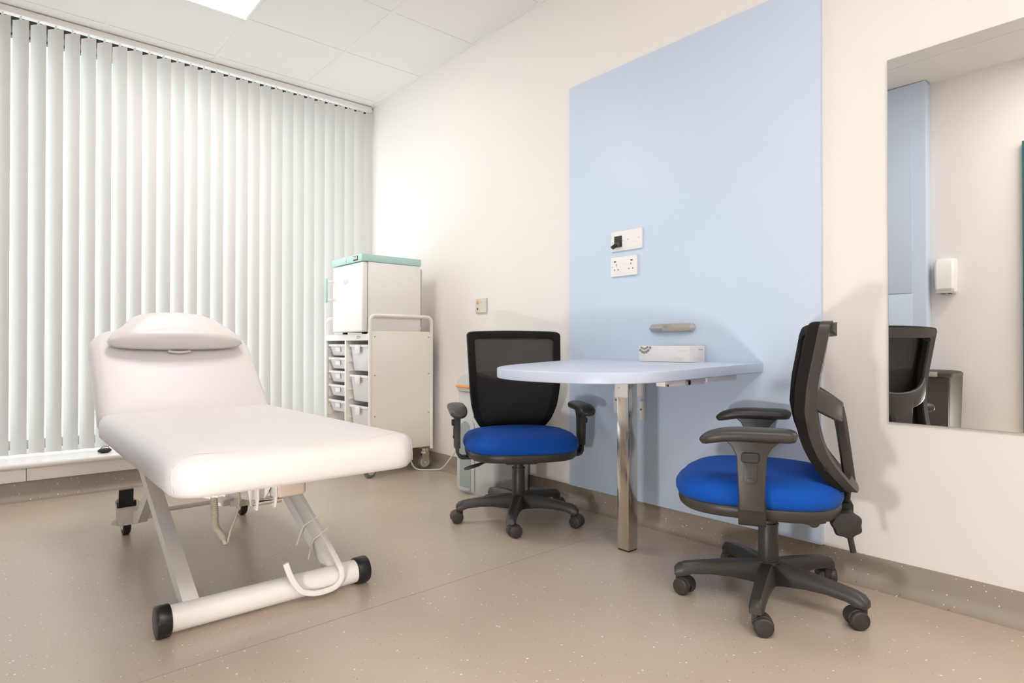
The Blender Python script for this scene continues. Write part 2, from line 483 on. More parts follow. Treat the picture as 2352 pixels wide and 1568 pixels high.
def make_chair(label, arm_dz):
    t = thing('task_chair', label, 'chair', (0, 0, 0), 0, 'black swivel task chairs with blue seats')
    # seat
    o = superell(.512, .484, 3.0, 72, 0, .034)
    def warp(p):
        q = V(p); k = max(0, 1-(p.x/.27)**2-((p.y-.03)/.27)**2)
        if q.z > .38: q.z += .016*k-.014*max(0, (p.y-.15)/.12)**2
        return q
    MB().pad(o, [(.022, .338), (.006, .343), (.0, .356), (.0, .372), (.006, .386), (.02, .398), (.045, .405), (.08, .408)], warp=warp).build('seat', M_seat, t, 60)
    MB().pad(superell(.497, .470, 3.0, 72, 0, .033), [(.03, .303), (.012, .306), (.003, .314), (0, .326), (0, .338), (.004, .343)]).build('seat_pan', M_black, t, 50)
    # mechanism under the seat
    m = MB(); m.box((-.075, -.15, .268), (.075, .10, .306), .01)
    m.prism([(-.03, -.005), (.02, -.012), (.06, 0), (.06, .03), (-.03, .03)], -.06, .06, basis((0, -1, 0), (0, 0, 1), (0, -.10, .27)), .004)
    m.cyl((-.085, -.125, .277), (.085, -.125, .277), .017, n=18)
    m.box((-.04, -.225, .270), (.04, -.13, .300), .006)
    m.build('tilt_mechanism', M_black, t)
    MB().cyl((0, 0, .236), (0, 0, .275), .024, n=28).cyl((0, 0, .232), (0, 0, .24), .031, n=28).build('gas_lift', M_black, t)
    MB().cyl((0, 0, .085), (0, 0, .234), .0315, .0295, 32, .003).cyl((0, 0, .045), (0, 0, .085), .011, n=14).build('column', M_black, t)
    lv = MB().tube([(.07, .06, .292), (.14, .075, .288), (.17, .08, .282)], .006, 8)
    lv.sweep([(.165, .08, .283), (.20, .088, .272), (.245, .098, .262), (.26, .10, .258)], rrect(.030, .011, .005, 3), scale=[.5, 1, 1, .5])
    lv.build('height_lever', M_black, t)
    # backrest
    def wrap(x, z, d): return V((x, front_y(z)+curve_y(x, z)+d, z))
    ring = back_outline(0)
    fr = MB()
    ins = back_outline(.034)
    n = len(ring); rows = []; fab = []
    for (x, z), (xi, zi) in zip(ring, ins):
        rows.append([wrap(x*.985, z, -.058), wrap(x, z, -.052), wrap(x, z, -.030), wrap(xi, zi, -.030), wrap(xi, zi, -.052), wrap(xi*1.02, zi, -.058)])
        fab.append([wrap(x*.992, z-.002, -.0298), wrap(x*.996, z-.002, -.012), wrap(x*.985, z-.005, -.003), wrap((x+xi)/2, (z+zi)/2, .001), wrap(xi, zi, -.005), wrap(xi, zi, -.0298)])
    rows.append(rows[0]); fr.loft(rows, False, False); fab.append(fab[0])
    MB().loft(fab, False, False).build('fabric_edge', M_edge, t, 40)
    fr.box((-.155, -.225, .832), (.155, -.15, .872), .01) if False else None
    fr.build('back_frame', M_black, t, 35)
    # top grip lip at the rear of the frame
    lp = MB(); pth = [wrap(x, .855, -.052) for x in [-.208+.416*i/16 for i in range(17)]]
    lp.sweep(pth, [(.020, .012), (.002, .012), (-.012, .006), (.000, -.026), (.020, -.026)], (0, 0, 1), scale=[.55, .8, .95]+[1]*11+[.95, .8, .55]); lp.build('grip_lip', M_black, t)
    # mesh panel (upper, see-through)
    def sheet(z0, z1, nz, d, th, ins_, low=0):
        b = MB(); rows = []
        for i in range(nz+1):
            z = z0+(z1-z0)*i/nz; w = outline_half(z)-ins_
            rows.append([wrap(w*(-1+2*j/14), z-low*(1-(-1+2*j/14)**4)*(i/nz)**3, d) for j in range(15)])
        bk = [[p+V((0, -th, 0)) for p in r] for r in rows]
        vs = [p for r in rows for p in r]+[p for r in bk for p in r]; N = len(rows)*15; fs = []
        for i in range(nz):
            for j in range(14):
                a = i*15+j; fs += [(a, a+1, a+16, a+15), (N+a, N+a+15, N+a+16, N+a+1)]
        for j in range(14): fs += [(j, N+j, N+j+1, j+1), (nz*15+j, nz*15+j+1, N+nz*15+j+1, N+nz*15+j)]
        for i in range(nz): fs += [(i*15, (i+1)*15, N+(i+1)*15, N+i*15), (i*15+14, N+i*15+14, N+(i+1)*15+14, (i+1)*15+14)]
        return b.put(vs, fs)
    sheet(.600, .838, 10, -.013, .0012, .030).build('mesh_panel', M_mesh, t, 60)
    sheet(.392, .668, 12, -.008, .0035, .030, .032).build('lumbar_panel', M_darkfab, t, 60)
    # rear yoke: curved band from side to side and a stem down to the mechanism
    yk = MB(); band = []
    for i in range(17):
        u = -1+i/8; x = .205*u
        y = -.118-.085*(1-abs(u)**2.2); z = .655-.055*(1-u*u)
        band.append((x, y, z))
    yk.sweep(band, rrect(.016, .062, .006, 3), (0, 0, 1))
    hw = [(.62, .075), (.585, .060), (.54, .046), (.47, .038), (.40, .036), (.365, .036)]
    sy = [-.198, -.206, -.213, -.222, -.231, -.236]
    rings = [[V((sx*w_, y+dy, z)) for sx, dy in ((1, .018), (-1, .018), (-1.0, -.0), (-.8, -.010), (.8, -.010), (1.0, .0))] for (z, w_), y in zip(hw, sy)]
    yk.loft(rings)
    # lower struts from stem foot to the frame's lower corners
    for sx in (-1, 1):
        yk.sweep([(sx*.03, -.222, .378), (sx*.09, -.208, .40), (sx*.150, -.180, .43), (sx*.182, -.150, .465)], rrect(.022, .030, .008, 3), (0, 0, 1))
    yk.build('back_yoke', M_black, t, 40)
    # J-bar and clamp below the stem
    jb = MB().cyl((0, -.222, .37), (0, -.214, .31), .012, n=16).box((-.035, -.235, .283), (.035, -.195, .330), .006)
    jb.build('back_bar', M_blackm, t)
    kn = MB(); K = V((-.085, -.208, .287)); seg = []
    prof = [(.010, 0), (.036, .004), (.040, .012), (.040, .026), (.034, .036), (.015, .040)]
    kr = []
    for r, d in prof:
        kr.append([K+V((-d, (r*(1+.06*math.cos(7*a)))*math.cos(a), (r*(1+.06*math.cos(7*a)))*math.sin(a))) for a in [2*PI*i/42 for i in range(42)]])
    kn.loft(kr).cyl((-.03, -.208, .287), (-.086, -.208, .287), .009, n=12)
    kn.build('tension_knob', M_blackm, t, 30)
    MB().cyl((-.05, -.214, .285), (-.05, -.232, .190), .0085, .0085, 14, .002).build('adjuster_rod', M_black, t)
    # arms
    for sx in (-1, 1):
        Z = arm_dz; X = .287*sx
        P = MB(); path = []; sc = []
        K = [(-.075, .553, .25), (-.072, .5535, .62), (-.064, .554, .86), (-.045, .555, 1), (0, .555, 1), (.06, .5545, 1.02), (.11, .551, 1.0), (.145, .543, .92), (.163, .536, .74), (.173, .531, .52), (.176, .529, .25)]
        for q in cat(K, 5): path.append((X, q.x, q.y+Z)); sc.append(q.z)
        S_ = superell(.080, .038, 2.7, 28)
        P.sweep(path, S_, (0, 0, 1), scale=sc); P.build('arm_pad', M_black, t, 50)
        up = MB()
        prof = [(.110, .536), (.092, .520), (.080, .495), (.077, .44), (.072, .345), (.008, .345), (.004, .44), (.000, .500), (-.012, .520), (-.030, .536)]
        poly = [(y, z+(Z if z > .43 else 0)) for y, z in prof]
        up.prism(poly, -.013, .013, basis((0, 1, 0), (0, 0, 1), (X, 0, 0)), .003)
        a = up.build('arm_upright', M_black, t, 30)
        dt = MB()
        dt.prism(rrect(.046, .026, .007, 4, .044, .492+Z), .011, .024, basis((0, 1, 0), (0, 0, 1), (X, 0, 0)) if sx > 0 else basis((0, -1, 0), (0, 0, 1), (X, 0, 0)) @ Matrix.Translation((-.088, 0, 0)), .003)
        dt.build('height_catch', M_blackm, a, 30)
        pl_ = MB()
        slot = [(.030+.0, .478)] 
        sl = rrect(.034, .062, (.002, .002, .016, .016), 6, .043, .448)
        pl_.prism([(y, z+Z) for y, z in sl], .0125, .0165, basis((0, 1, 0), (0, 0, 1), (X, 0, 0)) if sx > 0 else basis((0, -1, 0), (0, 0, 1), (X, 0, 0)) @ Matrix.Translation((-.086, 0, 0)), .0012)
        pl_.prism([(y, z+Z) for y, z in superell(.020, .013, 3, 20, .043, .429)], .0160, .0185, basis((0, 1, 0), (0, 0, 1), (X, 0, 0)) if sx > 0 else basis((0, -1, 0), (0, 0, 1), (X, 0, 0)) @ Matrix.Translation((-.086, 0, 0)), .001)
        pl_.build('arm_slider', M_black, a, 30)
        br = MB().sweep([(X, .040, .352), (X, .040, .318), (X-sx*.014, .040, .304), (X-sx*.05, .040, .299), (.09*sx, .040, .297)], rrect(.062, .010, .003, 2), (0, 1, 0) if False else (0, 0, 1)) if False else None
        bk = MB()
        cl_ = [(X+sx*.004, .372), (X+sx*.004, .320), (X-sx*.004, .304), (X-sx*.02, .296), (.07*sx, .293)]
        ins_ = [(X-sx*.008, .372), (X-sx*.008, .324), (X-sx*.013, .313), (X-sx*.024, .306), (.07*sx, .303)]
        poly = cl_+list(reversed(ins_))
        bk.prism(poly, -.036, .036, basis((1, 0, 0), (0, 0, 1), (0, .040, 0)), .0015)
        bk.build('arm_bracket', M_blackm, t, 30)
    # five-star base
    MB().cyl((0, 0, .062), (0, 0, .122), .038, .034, 30, .004).build('hub', M_black, t)
    for k in range(5):
        a = 2*PI*k/5+PI/2
        R = Matrix.Rotation(a, 4, 'Z')
        b = MB(); b.T = R
        K = [(.020, .052, .119, .031), (.06, .060, .119, .028), (.12, .068, .115, .0255), (.18, .070, .108, .0235), (.235, .066, .101, .022), (.258, .058, .097, .0215), (.276, .056, .091, .020), (.288, .058, .079, .016)]
        rings = []
        for r, z0, z1, w_ in K:
            rings.append([V((r, s_*w_*kx, z0+(z1-z0)*kz)) for s_, kx, kz in ((1, .92, 0), (1, 1.0, .35), (1, .86, .72), (1, .5, 1), (-1, .5, 1), (-1, .86, .72), (-1, 1.0, .35), (-1, .92, 0))])
        b.loft(rings)
        lg = b.build('leg', M_black, t, 40)
    return t

def make_castors(t, swivels):
    for k in range(5):
        a = 2*PI*k/5+PI/2
        cx, cy = .270*math.cos(a), .270*math.sin(a)
        b = MB(); b.T = Matrix.Translation((cx, cy, 0)) @ Matrix.Rotation(swivels[k], 4, 'Z')
        b.cyl((0, 0, .045), (0, 0, .070), .011, n=14)
        # hood
        hp = [V((-.020+.026*math.cos(q), 0, .026+.026*math.sin(q))) for q in [math.radians(d) for d in range(-10, 191, 20)]]
        for sd in (-1, 1):
            pass
        hood = [( .012, .055), (.012, .030), (.000, .012), (-.012, .012), (-.020, .040), (-.020, .050), (-.008, .058)]
        b.prism([(-.016+.0285*math.cos(math.radians(q)), .0265+.0285*math.sin(math.radians(q))) for q in range(35, 176, 14)]+[(-.040, .026), (-.012, .026), (.004, .020)], -.016, .016, basis((1, 0, 0), (0, 0, 1), (0, 0, 0)), .003)
        b.prism(hood, -.009, .009, basis((1, 0, 0), (0, 0, 1), (0, 0, 0)), .002)
        for sd in (-1, 1):
            c0 = V((-.016, sd*.008, .0265)); c1 = V((-.016, sd*.026, .0265))
            d = (c1-c0).normalized()
            rr = [(.022, 0), (.0260, .002), (.0268, .008), (.0268, .016), (.0240, .0215), (.0225, .0222), (.0220, .0212), (.012, .0232), (.003, .0238)]
            b.loft([[c0+d*h+V((r*math.cos(q), 0, r*math.sin(q))) for q in [2*PI*i/26 for i in range(26)]] for r, h in rr])
        b.build('castor', M_black, t, 40)

# back chair
ROT_B = math.radians(148.7); PB = (1.858, 2.115)
ROT_F = math.radians(26.3); PF = (1.878, .937)
def spin_base(t, ang):
    for c in t.children:
        if c.name.split('.')[0] in ('leg', 'castor', 'hub'): c.rotation_euler = (0, 0, ang)
ch1 = make_chair('black mesh-back task chair standing with its back to the blinds, front facing out', -.035)
R_ = math.radians
make_castors(ch1, [R_(200), R_(330), R_(60), R_(250), R_(190)])
spin_base(ch1, math.radians(6-90)-ROT_B)
ch1.location = (PB[0], PB[1], 0); ch1.rotation_euler = (0, 0, ROT_B)
ch2 = make_chair('black task chair seen side-on beside the mirror, blue seat facing table', 0)
make_castors(ch2, [R_(200), R_(125), R_(160), R_(-10), R_(250)])
spin_base(ch2, math.radians(56-90)-ROT_F)
ch2.location = (PF[0], PF[1], 0); ch2.rotation_euler = (0, 0, ROT_F)

# ------------------------------------------------------------------ folding table
ft = thing('folding_table', 'pale blue D-shaped folding table fixed to the blue panel on one steel leg', 'table', (1.905, 1.52, 0))
def tl(p): return (p[0]-1.905, p[1]-1.52)
SL = .022
def tz(x, base=.736): return base-SL*(2.22-x)
rnd = cat([(1.68, 1.124), (1.60, 1.126), (1.52, 1.142), (1.45, 1.185), (1.40, 1.25), (1.371, 1.34), (1.357, 1.48), (1.368, 1.61), (1.42, 1.735), (1.53, 1.84), (1.68, 1.905), (1.86, 1.955), (2.05, 2.005), (2.2195, 2.045)], 6)
outl = [V((2.2195, 1.125))]+[V(p[:2]) for p in rnd]
HX = 1.882
def clip(poly, keep_low):
    out = []
    for a, b in zip(poly, poly[1:]+poly[:1]):
        ia = (a.x <= HX) == keep_low; ib = (b.x <= HX) == keep_low
        if ia: out.append(a)
        if ia != ib: k = (HX-a.x)/(b.x-a.x); out.append(a.lerp(b, k))
    return out
def slab_poly(name, poly, gap, th=.036):
    m = MB(); b = bmesh.new()
    P = [tl((p.x+(gap if abs(p.x-HX) < 1e-4 else 0), p.y)) for p in poly]
    m.prism(P, -th, 0, None, .004)
    for v in m.bm.verts: v.co.z += tz(v.co.x+1.905)
    return m.build(name, M_table, ft, 45)
slab_poly('flap', clip(outl, True), -.0012); slab_poly('fixed_leaf', clip(outl, False), .0012)
lg = MB().box((-.0285, -.0285, .006), (.0285, .0285, .690), .003).build('leg', M_steel, ft)
MB().box((-.026, -.026, 0), (.026, .026, .007), .002).build('foot', M_rubber, lg)
bb = MB().prism([(-.035, 0), (.030, 0), (.030, .085), (-.035, .085)], -.036, -.029, basis((0, -1, 0), (0, 0, 1), (0, 0, .600)) @ Matrix.Identity(4), .002)
bb.box((-.036, -.03, .598), (-.029, .034, .690), .002)
bb.box((-.12, .03, .684), (-.03, .036, .694), .001).box((-.12, -.02, .688), (.05, .036, .694), .001)
bb.build('leg_bracket', M_white, ft)
sc_ = MB()
for p in ((-.037, .012, .635), (-.037, -.018, .680)): sc_.cyl(p, (p[0]-.003, p[1], p[2]), .004, n=12)
sc_.build('screw', M_steel, ft)
bt = MB().box((-.26, -.360, .668), (-.03, -.325, .690), .002).box((-.018, -.362, .674), (.18, -.330, .698), .002).build('batten', M_white, ft)
MB().cyl((-.14, -.361, .678), (-.14, -.372, .678), .009, n=14).cyl((-.255, -.361, .672), (-.255, -.368, .672), .004, n=10).build('bolt', M_steel, bt)
for lo, hi in (((.296, .148, .575), (.3145, .185, .690)), ((.296, .146, .470), (.3145, .170, .555)), ((.296, .283, .490), (.3145, .318, .600))):
    w_ = MB().box(lo, hi, .002).build('wall_bracket', M_white, ft)
    c_ = ((lo[1]+hi[1])/2, lo[2]*.45+hi[2]*.55)
    MB().cyl((.2965, c_[0], c_[1]), (.293, c_[0], c_[1]), .005, n=12).build('bracket_screw', M_steel, w_)

# glove box
gb = thing('glove_box', 'small white card box with grey dot print on the table against the panel', 'box', (2.150, 1.486, .7347))
MB().box((-.055, -.123, 0), (.055, .123, .065), .001).build('carton', M_card, gb)
dm = MB()
BX = basis((0, -1, 0), (0, 0, 1), (-.0552, 0, 0))  # front face: x to the right, y up
for (px, py, r) in ((.086, .058, .0045), (.079, .0545, .0048), (.0705, .052, .005), (.0625, .0545, .005), (.055, .059, .005), (.041, .057, .0062), (.092, .047, .006), (.082, .040, .0062), (.0715, .037, .0064), (.060, .0395, .0066), (.0505, .046, .0066)):
    pts_ = [(-px+r*math.cos(a)-.024, py+r*.95*math.sin(a)) for a in [2*PI*i/20 for i in range(20)]]
    dm.prism([(x, min(y, .0645)) for x, y in pts_], 0, .0004, BX)
dm.build('dot_print', M_ink, gb)
text('Unicare', .014, 'brand_print', M_inkp, gb, BX @ Matrix.Translation((.068, .042, .0002)))
text('GLOVES', .020, 'title_print', M_inkp, gb, BX @ Matrix.Translation((.022, .006, .0002)))
ln = MB().prism([(-.116, .0225), (-.088, .0225), (-.088, .0242), (-.116, .0242)], 0, .0003, BX); 
ln.build('line_print', M_inkp, gb)
BS = basis((1, 0, 0), (0, 0, 1), (0, -.1232, 0))
text('GLOVES', .018, 'end_title_print', M_inkp, gb, BS @ Matrix.Translation((-.030, .008, .0002)))
text('Unicare', .010, 'end_brand_print', M_ink, gb, BS @ Matrix.Translation((.010, .047, .0002)))
MB().prism([(-.050, .052), (-.020, .052), (-.020, .054), (-.050, .054)], 0, .0003, BS).prism([(-.050, .044), (-.026, .044), (-.026, .0455), (-.050, .0455)], 0, .0003, BS).build('end_line_print', M_inkp, gb)

# steel pull on the panel
hd = thing('pull_handle', 'faceted polished steel pull bar on the blue panel above the white box', 'handle', (2.22, 1.525, .876))
hb = MB(); rings = []
for y, k in ((.110, 0), (.100, 1), (.05, 1), (0, 1), (-.05, 1), (-.100, 1), (-.110, 0)):
    bow = -.006*(1-(y/.11)**2)
    if k: rings.append([V((bow+dx, y, dz)) for dx, dz in ((-.0005, .018), (-.014, .017), (-.032, -.001), (-.016, -.015), (-.0005, -.018))])
    else: rings.append([V((bow+dx*.6, y, dz)) for dx, dz in ((-.0005, .006), (-.006, .005), (-.012, 0), (-.006, -.005), (-.0005, -.006))])
hb.loft(rings); hb.build('grip', M_steel, hd, 20)

# sockets
BWY = lambda y, z: basis((0, -1, 0), (0, 0, 1), (2.22, y, z))  # local x right along the wall, y up, z out of the wall
so = thing('wall_socket', 'white double power socket with charging ports on the blue panel, lower plate', 'socket', (2.22, 1.784, 1.166))
fp = lambda poly, z0, z1, bev=0: MB().prism(poly, z0, z1, basis((0, -1, 0), (0, 0, 1), (0, 0, 0)), bev)
fp(rrect(.151, .090, .004, 3), .0005, .010, .002).build('faceplate', M_plate, so)
hm = MB(); BL = basis((0, -1, 0), (0, 0, 1), (0, 0, 0))
for cx in (-.042, .042):
    hm.prism(RECT(.0035, .0085), .0095, .0103, BL @ Matrix.Translation((cx, .008, 0)))
    for dx in (-.011, .011): hm.prism(RECT(.0055, .004), .0095, .0103, BL @ Matrix.Translation((cx+dx, -.014, 0)))
    hm.prism(RECT(.013, .0055), .0095, .0103, BL @ Matrix.Translation((cx+(.004 if cx > 0 else -.008), .024, 0)))
hm.build('socket_hole', M_hole, so)
fp(superell(.006, .006, 2, 14, -.066, 0), .0095, .0108).build('fixing_screw', M_grey, so)
text('USB', .006, 'port_print', M_inkp, so, BL @ Matrix.Translation((-.007, .010, .0101)))
dp = thing('data_outlet', 'white double data outlet plate with black module and plug, upper plate on blue panel', 'outlet', (2.22, 1.770, 1.284))
fp(rrect(.178, .092, .003, 3), .0005, .009, .002).build('faceplate', M_plate, dp)
MB().prism(RECT(.044, .052), .0085, .0112, BL @ Matrix.Translation((-.046, -.002, 0)), .0008).build('module', M_blackm, dp)
MB().prism(RECT(.026, .022), .0110, .020, BL @ Matrix.Translation((-.042, -.017, 0)), .001).build('hinged_flap', M_black, dp)
pg = MB(); pg.T = BL; pg.sweep([(-.052, -.014, .014), (-.058, -.026, .026), (-.062, -.032, .034)], rrect(.020, .012, .004, 3), (0, 0, 1), scale=[.8, 1, .9]); pg.build('plug', M_rubber, dp)
fs = MB()
for x, y in ((-.079, -.004), (-.018, .000), (.010, .002), (.072, .004)): fs.prism(superell(.006, .006, 2, 12), .0085, .0096, BL @ Matrix.Translation((x, y, 0)))
fs.build('fixing_screw', M_grey, dp)
MB().prism(RECT(.050, .0006), .0088, .0092, BL @ Matrix.Translation((.040, -.010, 0))).build('joint_line', M_grey, dp)
# nurse call plate
al = thing('call_plate', 'small ivory wall plate with orange indicator, on the white wall', 'wall plate', (2.24, 2.880, 1.040))
fp(rrect(.102, .088, .004, 3), .0005, .012, .003).build('plate', M_label, al)
MB().prism(RECT(.018, .022), .0115, .0135, BL @ Matrix.Translation((-.028, .020, 0)), .001).build('indicator', M_orange, al)
MB().cyl((-.011, .028, -.019), (-.0145, .028, -.019), .005, n=14).build('key_switch', M_hole, al)
text('call', .009, 'plate_print', M_inkk, al, BL @ Matrix.Translation((-.006, .018, .0121)))

# ------------------------------------------------------------------ mirror
mi = thing('wall_mirror', 'large frameless rectangular mirror on the wall by the side-on chair', 'mirror', (XE, .42, 1.143))
MB().box((-.008, -.29, -.593), (-.0005, .287, .594), .0008).build('backing', M_grey, mi)
MB().box((-.0092, -.288, -.591), (-.0082, .285, .592)).build('glass', M_mirror, mi)

# ------------------------------------------------------------------ trolley with trays and fridge
TX0, TX1, TY0, TY1 = 1.735, 2.195, 3.335, 3.975
tr = thing('storage_trolley', 'cream mobile tray trolley in the window corner carrying a small fridge', 'trolley', ((TX0+TX1)/2, (TY0+TY1)/2, 0))
ox, oy = (TX0+TX1)/2, (TY0+TY1)/2
hx, hy = (TX1-TX0)/2, (TY1-TY0)/2
def loopframe(y):
    r = .035; x1 = hx-.011; pts_ = [(-x1, y, .135), (-x1, y, .985-r)]
    pts_ += [(-x1+r-r*math.cos(a), y, .985-r+r*math.sin(a)) for a in [PI/2*i/6 for i in range(1, 7)]]
    pts_ += [(x1-r+r*math.sin(a), y, .985-r+r*math.cos(a)) for a in [PI/2*i/6 for i in range(7)]]
    pts_ += [(x1, y, .135)]
    return pts_
ef = MB().tube(loopframe(-hy+.011), .011, 12); ef.build('end_frame', M_creamw, tr)
MB().tube(loopframe(hy-.011), .011, 12).build('end_frame', M_creamw, tr)
pn = MB().box((-hx+.02, -hy+.006, .165), (hx-.02, -hy+.016, .890), .002).build('side_panel', M_cream, tr)
sc2 = MB()
for x in (-hx+.04, hx-.035):
    for z in (.855, .62, .37): sc2.cyl((x, -hy+.006, z), (x, -hy+.003, z), .004, n=10)
sc2.build('panel_screw', M_greyd, pn)
MB().box((-hx+.02, hy-.016, .165), (hx-.02, hy-.006, .86), .002).build('side_panel', M_creamw, tr)
MB().box((-hx, -hy+.019, .832), (hx, hy-.019, .872), .003).build('top', M_creamw, tr)
MB().box((-hx, -hy+.011, .150), (hx, hy, .175), .003).build('base_shelf', M_creamw, tr)
DY = 3.661-oy
MB().box((-hx, DY-.010, .17), (hx, DY+.010, .835), .002).build('divider', M_creamw, tr)
ru = MB()
for y, s_ in ((hy-.018, -1), (DY+.010, 1), (DY-.010, -1), (-hy+.018, 1)):
    for z in (.76, .70, .64, .58, .52, .46, .40, .34, .28):
        ru.box((-hx+.02, y, z-.003), (hx-.03, y+s_*.012, z+.003))
ru.build('runner', M_creamw, tr)
text('EZTV', .022, 'print', M_inkk, tr, basis((0, -1, 0), (0, 0, 1), (-hx-.0004, -.155, .845)))
for x, y, rz in ((-hx+.025, -hy+.03, .3), (hx-.045, -hy+.035, -.2), (-hx+.025, hy-.03, .2), (hx-.045, hy-.03, .6)):
    b = MB(); b.T = Matrix.Translation((x, y, 0)) @ Matrix.Rotation(rz, 4, 'Z')
    b.cyl((0, 0, .118), (0, 0, .136), .020, n=18).cyl((0, 0, .105), (0, 0, .118), .028, n=18)
    for s_ in (-1, 1): b.prism([(-.024, .108), (.024, .108), (.016, .045), (-.006, .030), (-.022, .045)], s_*.017-.002, s_*.017+.002, basis((1, 0, 0), (0, 0, 1), (0, 0, 0)))
    f = b.build('castor', M_chrome, tr)
    w_ = MB(); w_.T = b.T if False else Matrix.Translation((x, y, 0)) @ Matrix.Rotation(rz, 4, 'Z')
    w_.cyl((-.004, -.013, .047), (-.004, .013, .047), .047, n=30, bev=.005); tw = w_.build('tyre', M_tyreg, f)
    w2 = MB(); w2.T = Matrix.Translation((x, y, 0)) @ Matrix.Rotation(rz, 4, 'Z')
    w2.cyl((-.004, -.0145, .047), (-.004, .0145, .047), .032, n=24, bev=.003).cyl((-.004, -.021, .047), (-.004, .021, .047), .007, n=12); w2.build('wheel_disc', M_grey, f)
# trays
def make_tray(w, d, h, label, clip_card):
    t = thing('storage_tray', label, 'tray', (0, 0, 0), 0, 'clear plastic trays in the trolley')
    b = MB(); z = []
    # tapered tub (x = depth, y = width)
    o = lambda k, zz: [V((p[0], p[1], zz)) for p in rrect(d-k, w-k, .018, 3)]
    b.loft([o(.050, .004), o(.046, 0), o(.040, .006), o(.012, h-.012), o(.016, h-.012), o(.044, .009), o(.060, .008)])
    b.build('tub', M_tray, t, 40)
    r = MB(); r.loft([o(.014, h-.014), o(-.004, h-.014), o(-.004, h), o(.014, h), o(.014, h-.014)], False, False); r.build('rim', M_tray, t)
    lb = MB()
    if clip_card: lb.box((-d/2-.008, -.030, h-.055), (-d/2-.004, .035, h-.004), .001)
    else: lb.box((-d/2+.004, -.04, h-.050), (-d/2+.008, .03, h-.018), .001)
    lb.build('label_holder', M_card if clip_card else M_tray, t)
    return t
nm = ['top', 'second', 'third', 'fourth', 'fifth']
tray0 = None
for k, (z, nmx) in enumerate(zip((.735, .648, .560, .468, .366), nm)):
    lab = nmx+' shallow clear tray down the left column of the trolley'
    if tray0 is None: tray0 = make_tray(.268, .42, .075, lab, False); tt = tray0
    else: tt = dup(tray0, (0, 0, 0), 0, lab)[0]
    tt.location = (1.958, (3.671+3.957)/2, z)
dt0 = None
for k, (z, nmx) in enumerate(zip((.642, .452, .262), ('top', 'middle', 'bottom'))):
    lab = nmx+' deep clear tray in the right column of the trolley'
    if dt0 is None: dt0 = make_tray(.262, .42, .165, lab, True); tt = dt0
    else: tt = dup(dt0, (0, 0, 0), 0, lab)[0]
    tt.location = (1.958, (3.353+3.651)/2, z)
# fridge
fr = thing('medical_fridge', 'white pharmacy fridge with mint green top standing on the trolley', 'fridge', (1.92, 3.575, .8735))
FX0, FX1, FY0, FY1 = 1.740-1.92, 2.118-1.92, -.210, .210
MB().box((FX0+.004, FY0, .012), (FX1-.004, FY1, .438), .004).build('body', M_white, fr)
dr = MB().box((FX0-.036, FY0, .012), (FX0, FY1, .436), .010, 3).build('door', M_white, fr)
hn = MB().box((FX0-.088, FY1-.016, .205), (FX0-.074, FY1+.006, .362), .004)
hn.build('door_handle', M_teal, dr)
MB().box((FX0-.078, FY1-.014, .335), (FX0-.034, FY1+.002, .352), .003).box((FX0-.078, FY1-.014, .215), (FX0-.034, FY1+.002, .232), .003).build('handle_mount', M_white, dr)
tp = MB().box((FX0-.040, FY0-.002, .440), (FX1, FY1+.002, .483), .003).build('top_panel', M_teal, fr)
MB().box((FX0-.0412, FY0+.049, .447), (FX0-.0395, FY0+.112, .476), .001).build('display', M_blackm, tp)
MB().box((FX0-.0418, FY0+.056, .455), (FX0-.041, FY0+.110, .473)).build('display_window', M_grey, tp)
MB().cyl((FX0-.0395, FY0+.215, .458), (FX0-.044, FY0+.215, .458), .009, n=16).box((FX0-.046, FY0+.214, .448), (FX0-.043, FY0+.217, .460)).build('lock', M_chrome, tp)
lg_ = MB()
for i in range(4): lg_.tube([(FX0-.0365, .03-.016*i+.01*math.sin(q), .333-.008+.012*math.cos(q)+.002*i) for q in [PI*2*j/8 for j in range(7)]], .0011, 6)
lg_.build('door_logo', M_grey, dr)
MB().box((FX1-.004, FY0+.02, .030), (FX1+.014, FY1-.02, .415), .004).build('rear_grille', M_cream, fr)
MB().box((FX1-.006, FY0+.002, .05), (FX1+.008, FY0+.012, .42), .002).build('rear_strip', M_grey, fr)
for x in (FX0+.03, FX1-.03):
    for y in (FY0+.1, FY1-.05): MB().cyl((x, y, 0), (x, y, .014), .016, n=14).build('foot', M_blackm, fr)
# mains lead
cb = cat([(2.12, 3.47, .143), (2.085, 3.44, .07), (2.085, 3.38, .012), (2.13, 3.305, .0065), (2.175, 3.28, .0065), (2.193, 3.23, .022), (2.205, 3.15, .10), (2.215, 3.06, .19), (2.222, 2.98, .235), (2.222, 2.88, .25)], 8)
tag(MB().tube(cb, .0045, 8).build('mains_lead', M_wcable), 'white mains lead looping over the floor from trolley to grey bin', 'cable')

# ------------------------------------------------------------------ nappy bin behind the chair
bn = thing('waste_bin', 'grey lidded waste bin with orange ring, against wall behind the task chair', 'bin', (2.092, 2.590, 0))
ob = lambda k, z: [V((p[0], p[1], z)) for p in rrect(.236-k, .340-k, .03, 4)]
bd = MB().loft([ob(.012, .004), ob(.004, .0), ob(0, .012), ob(-.004, .30), ob(-.008, .562), ob(0, .57)])
bd.build('body', M_grey, bn)
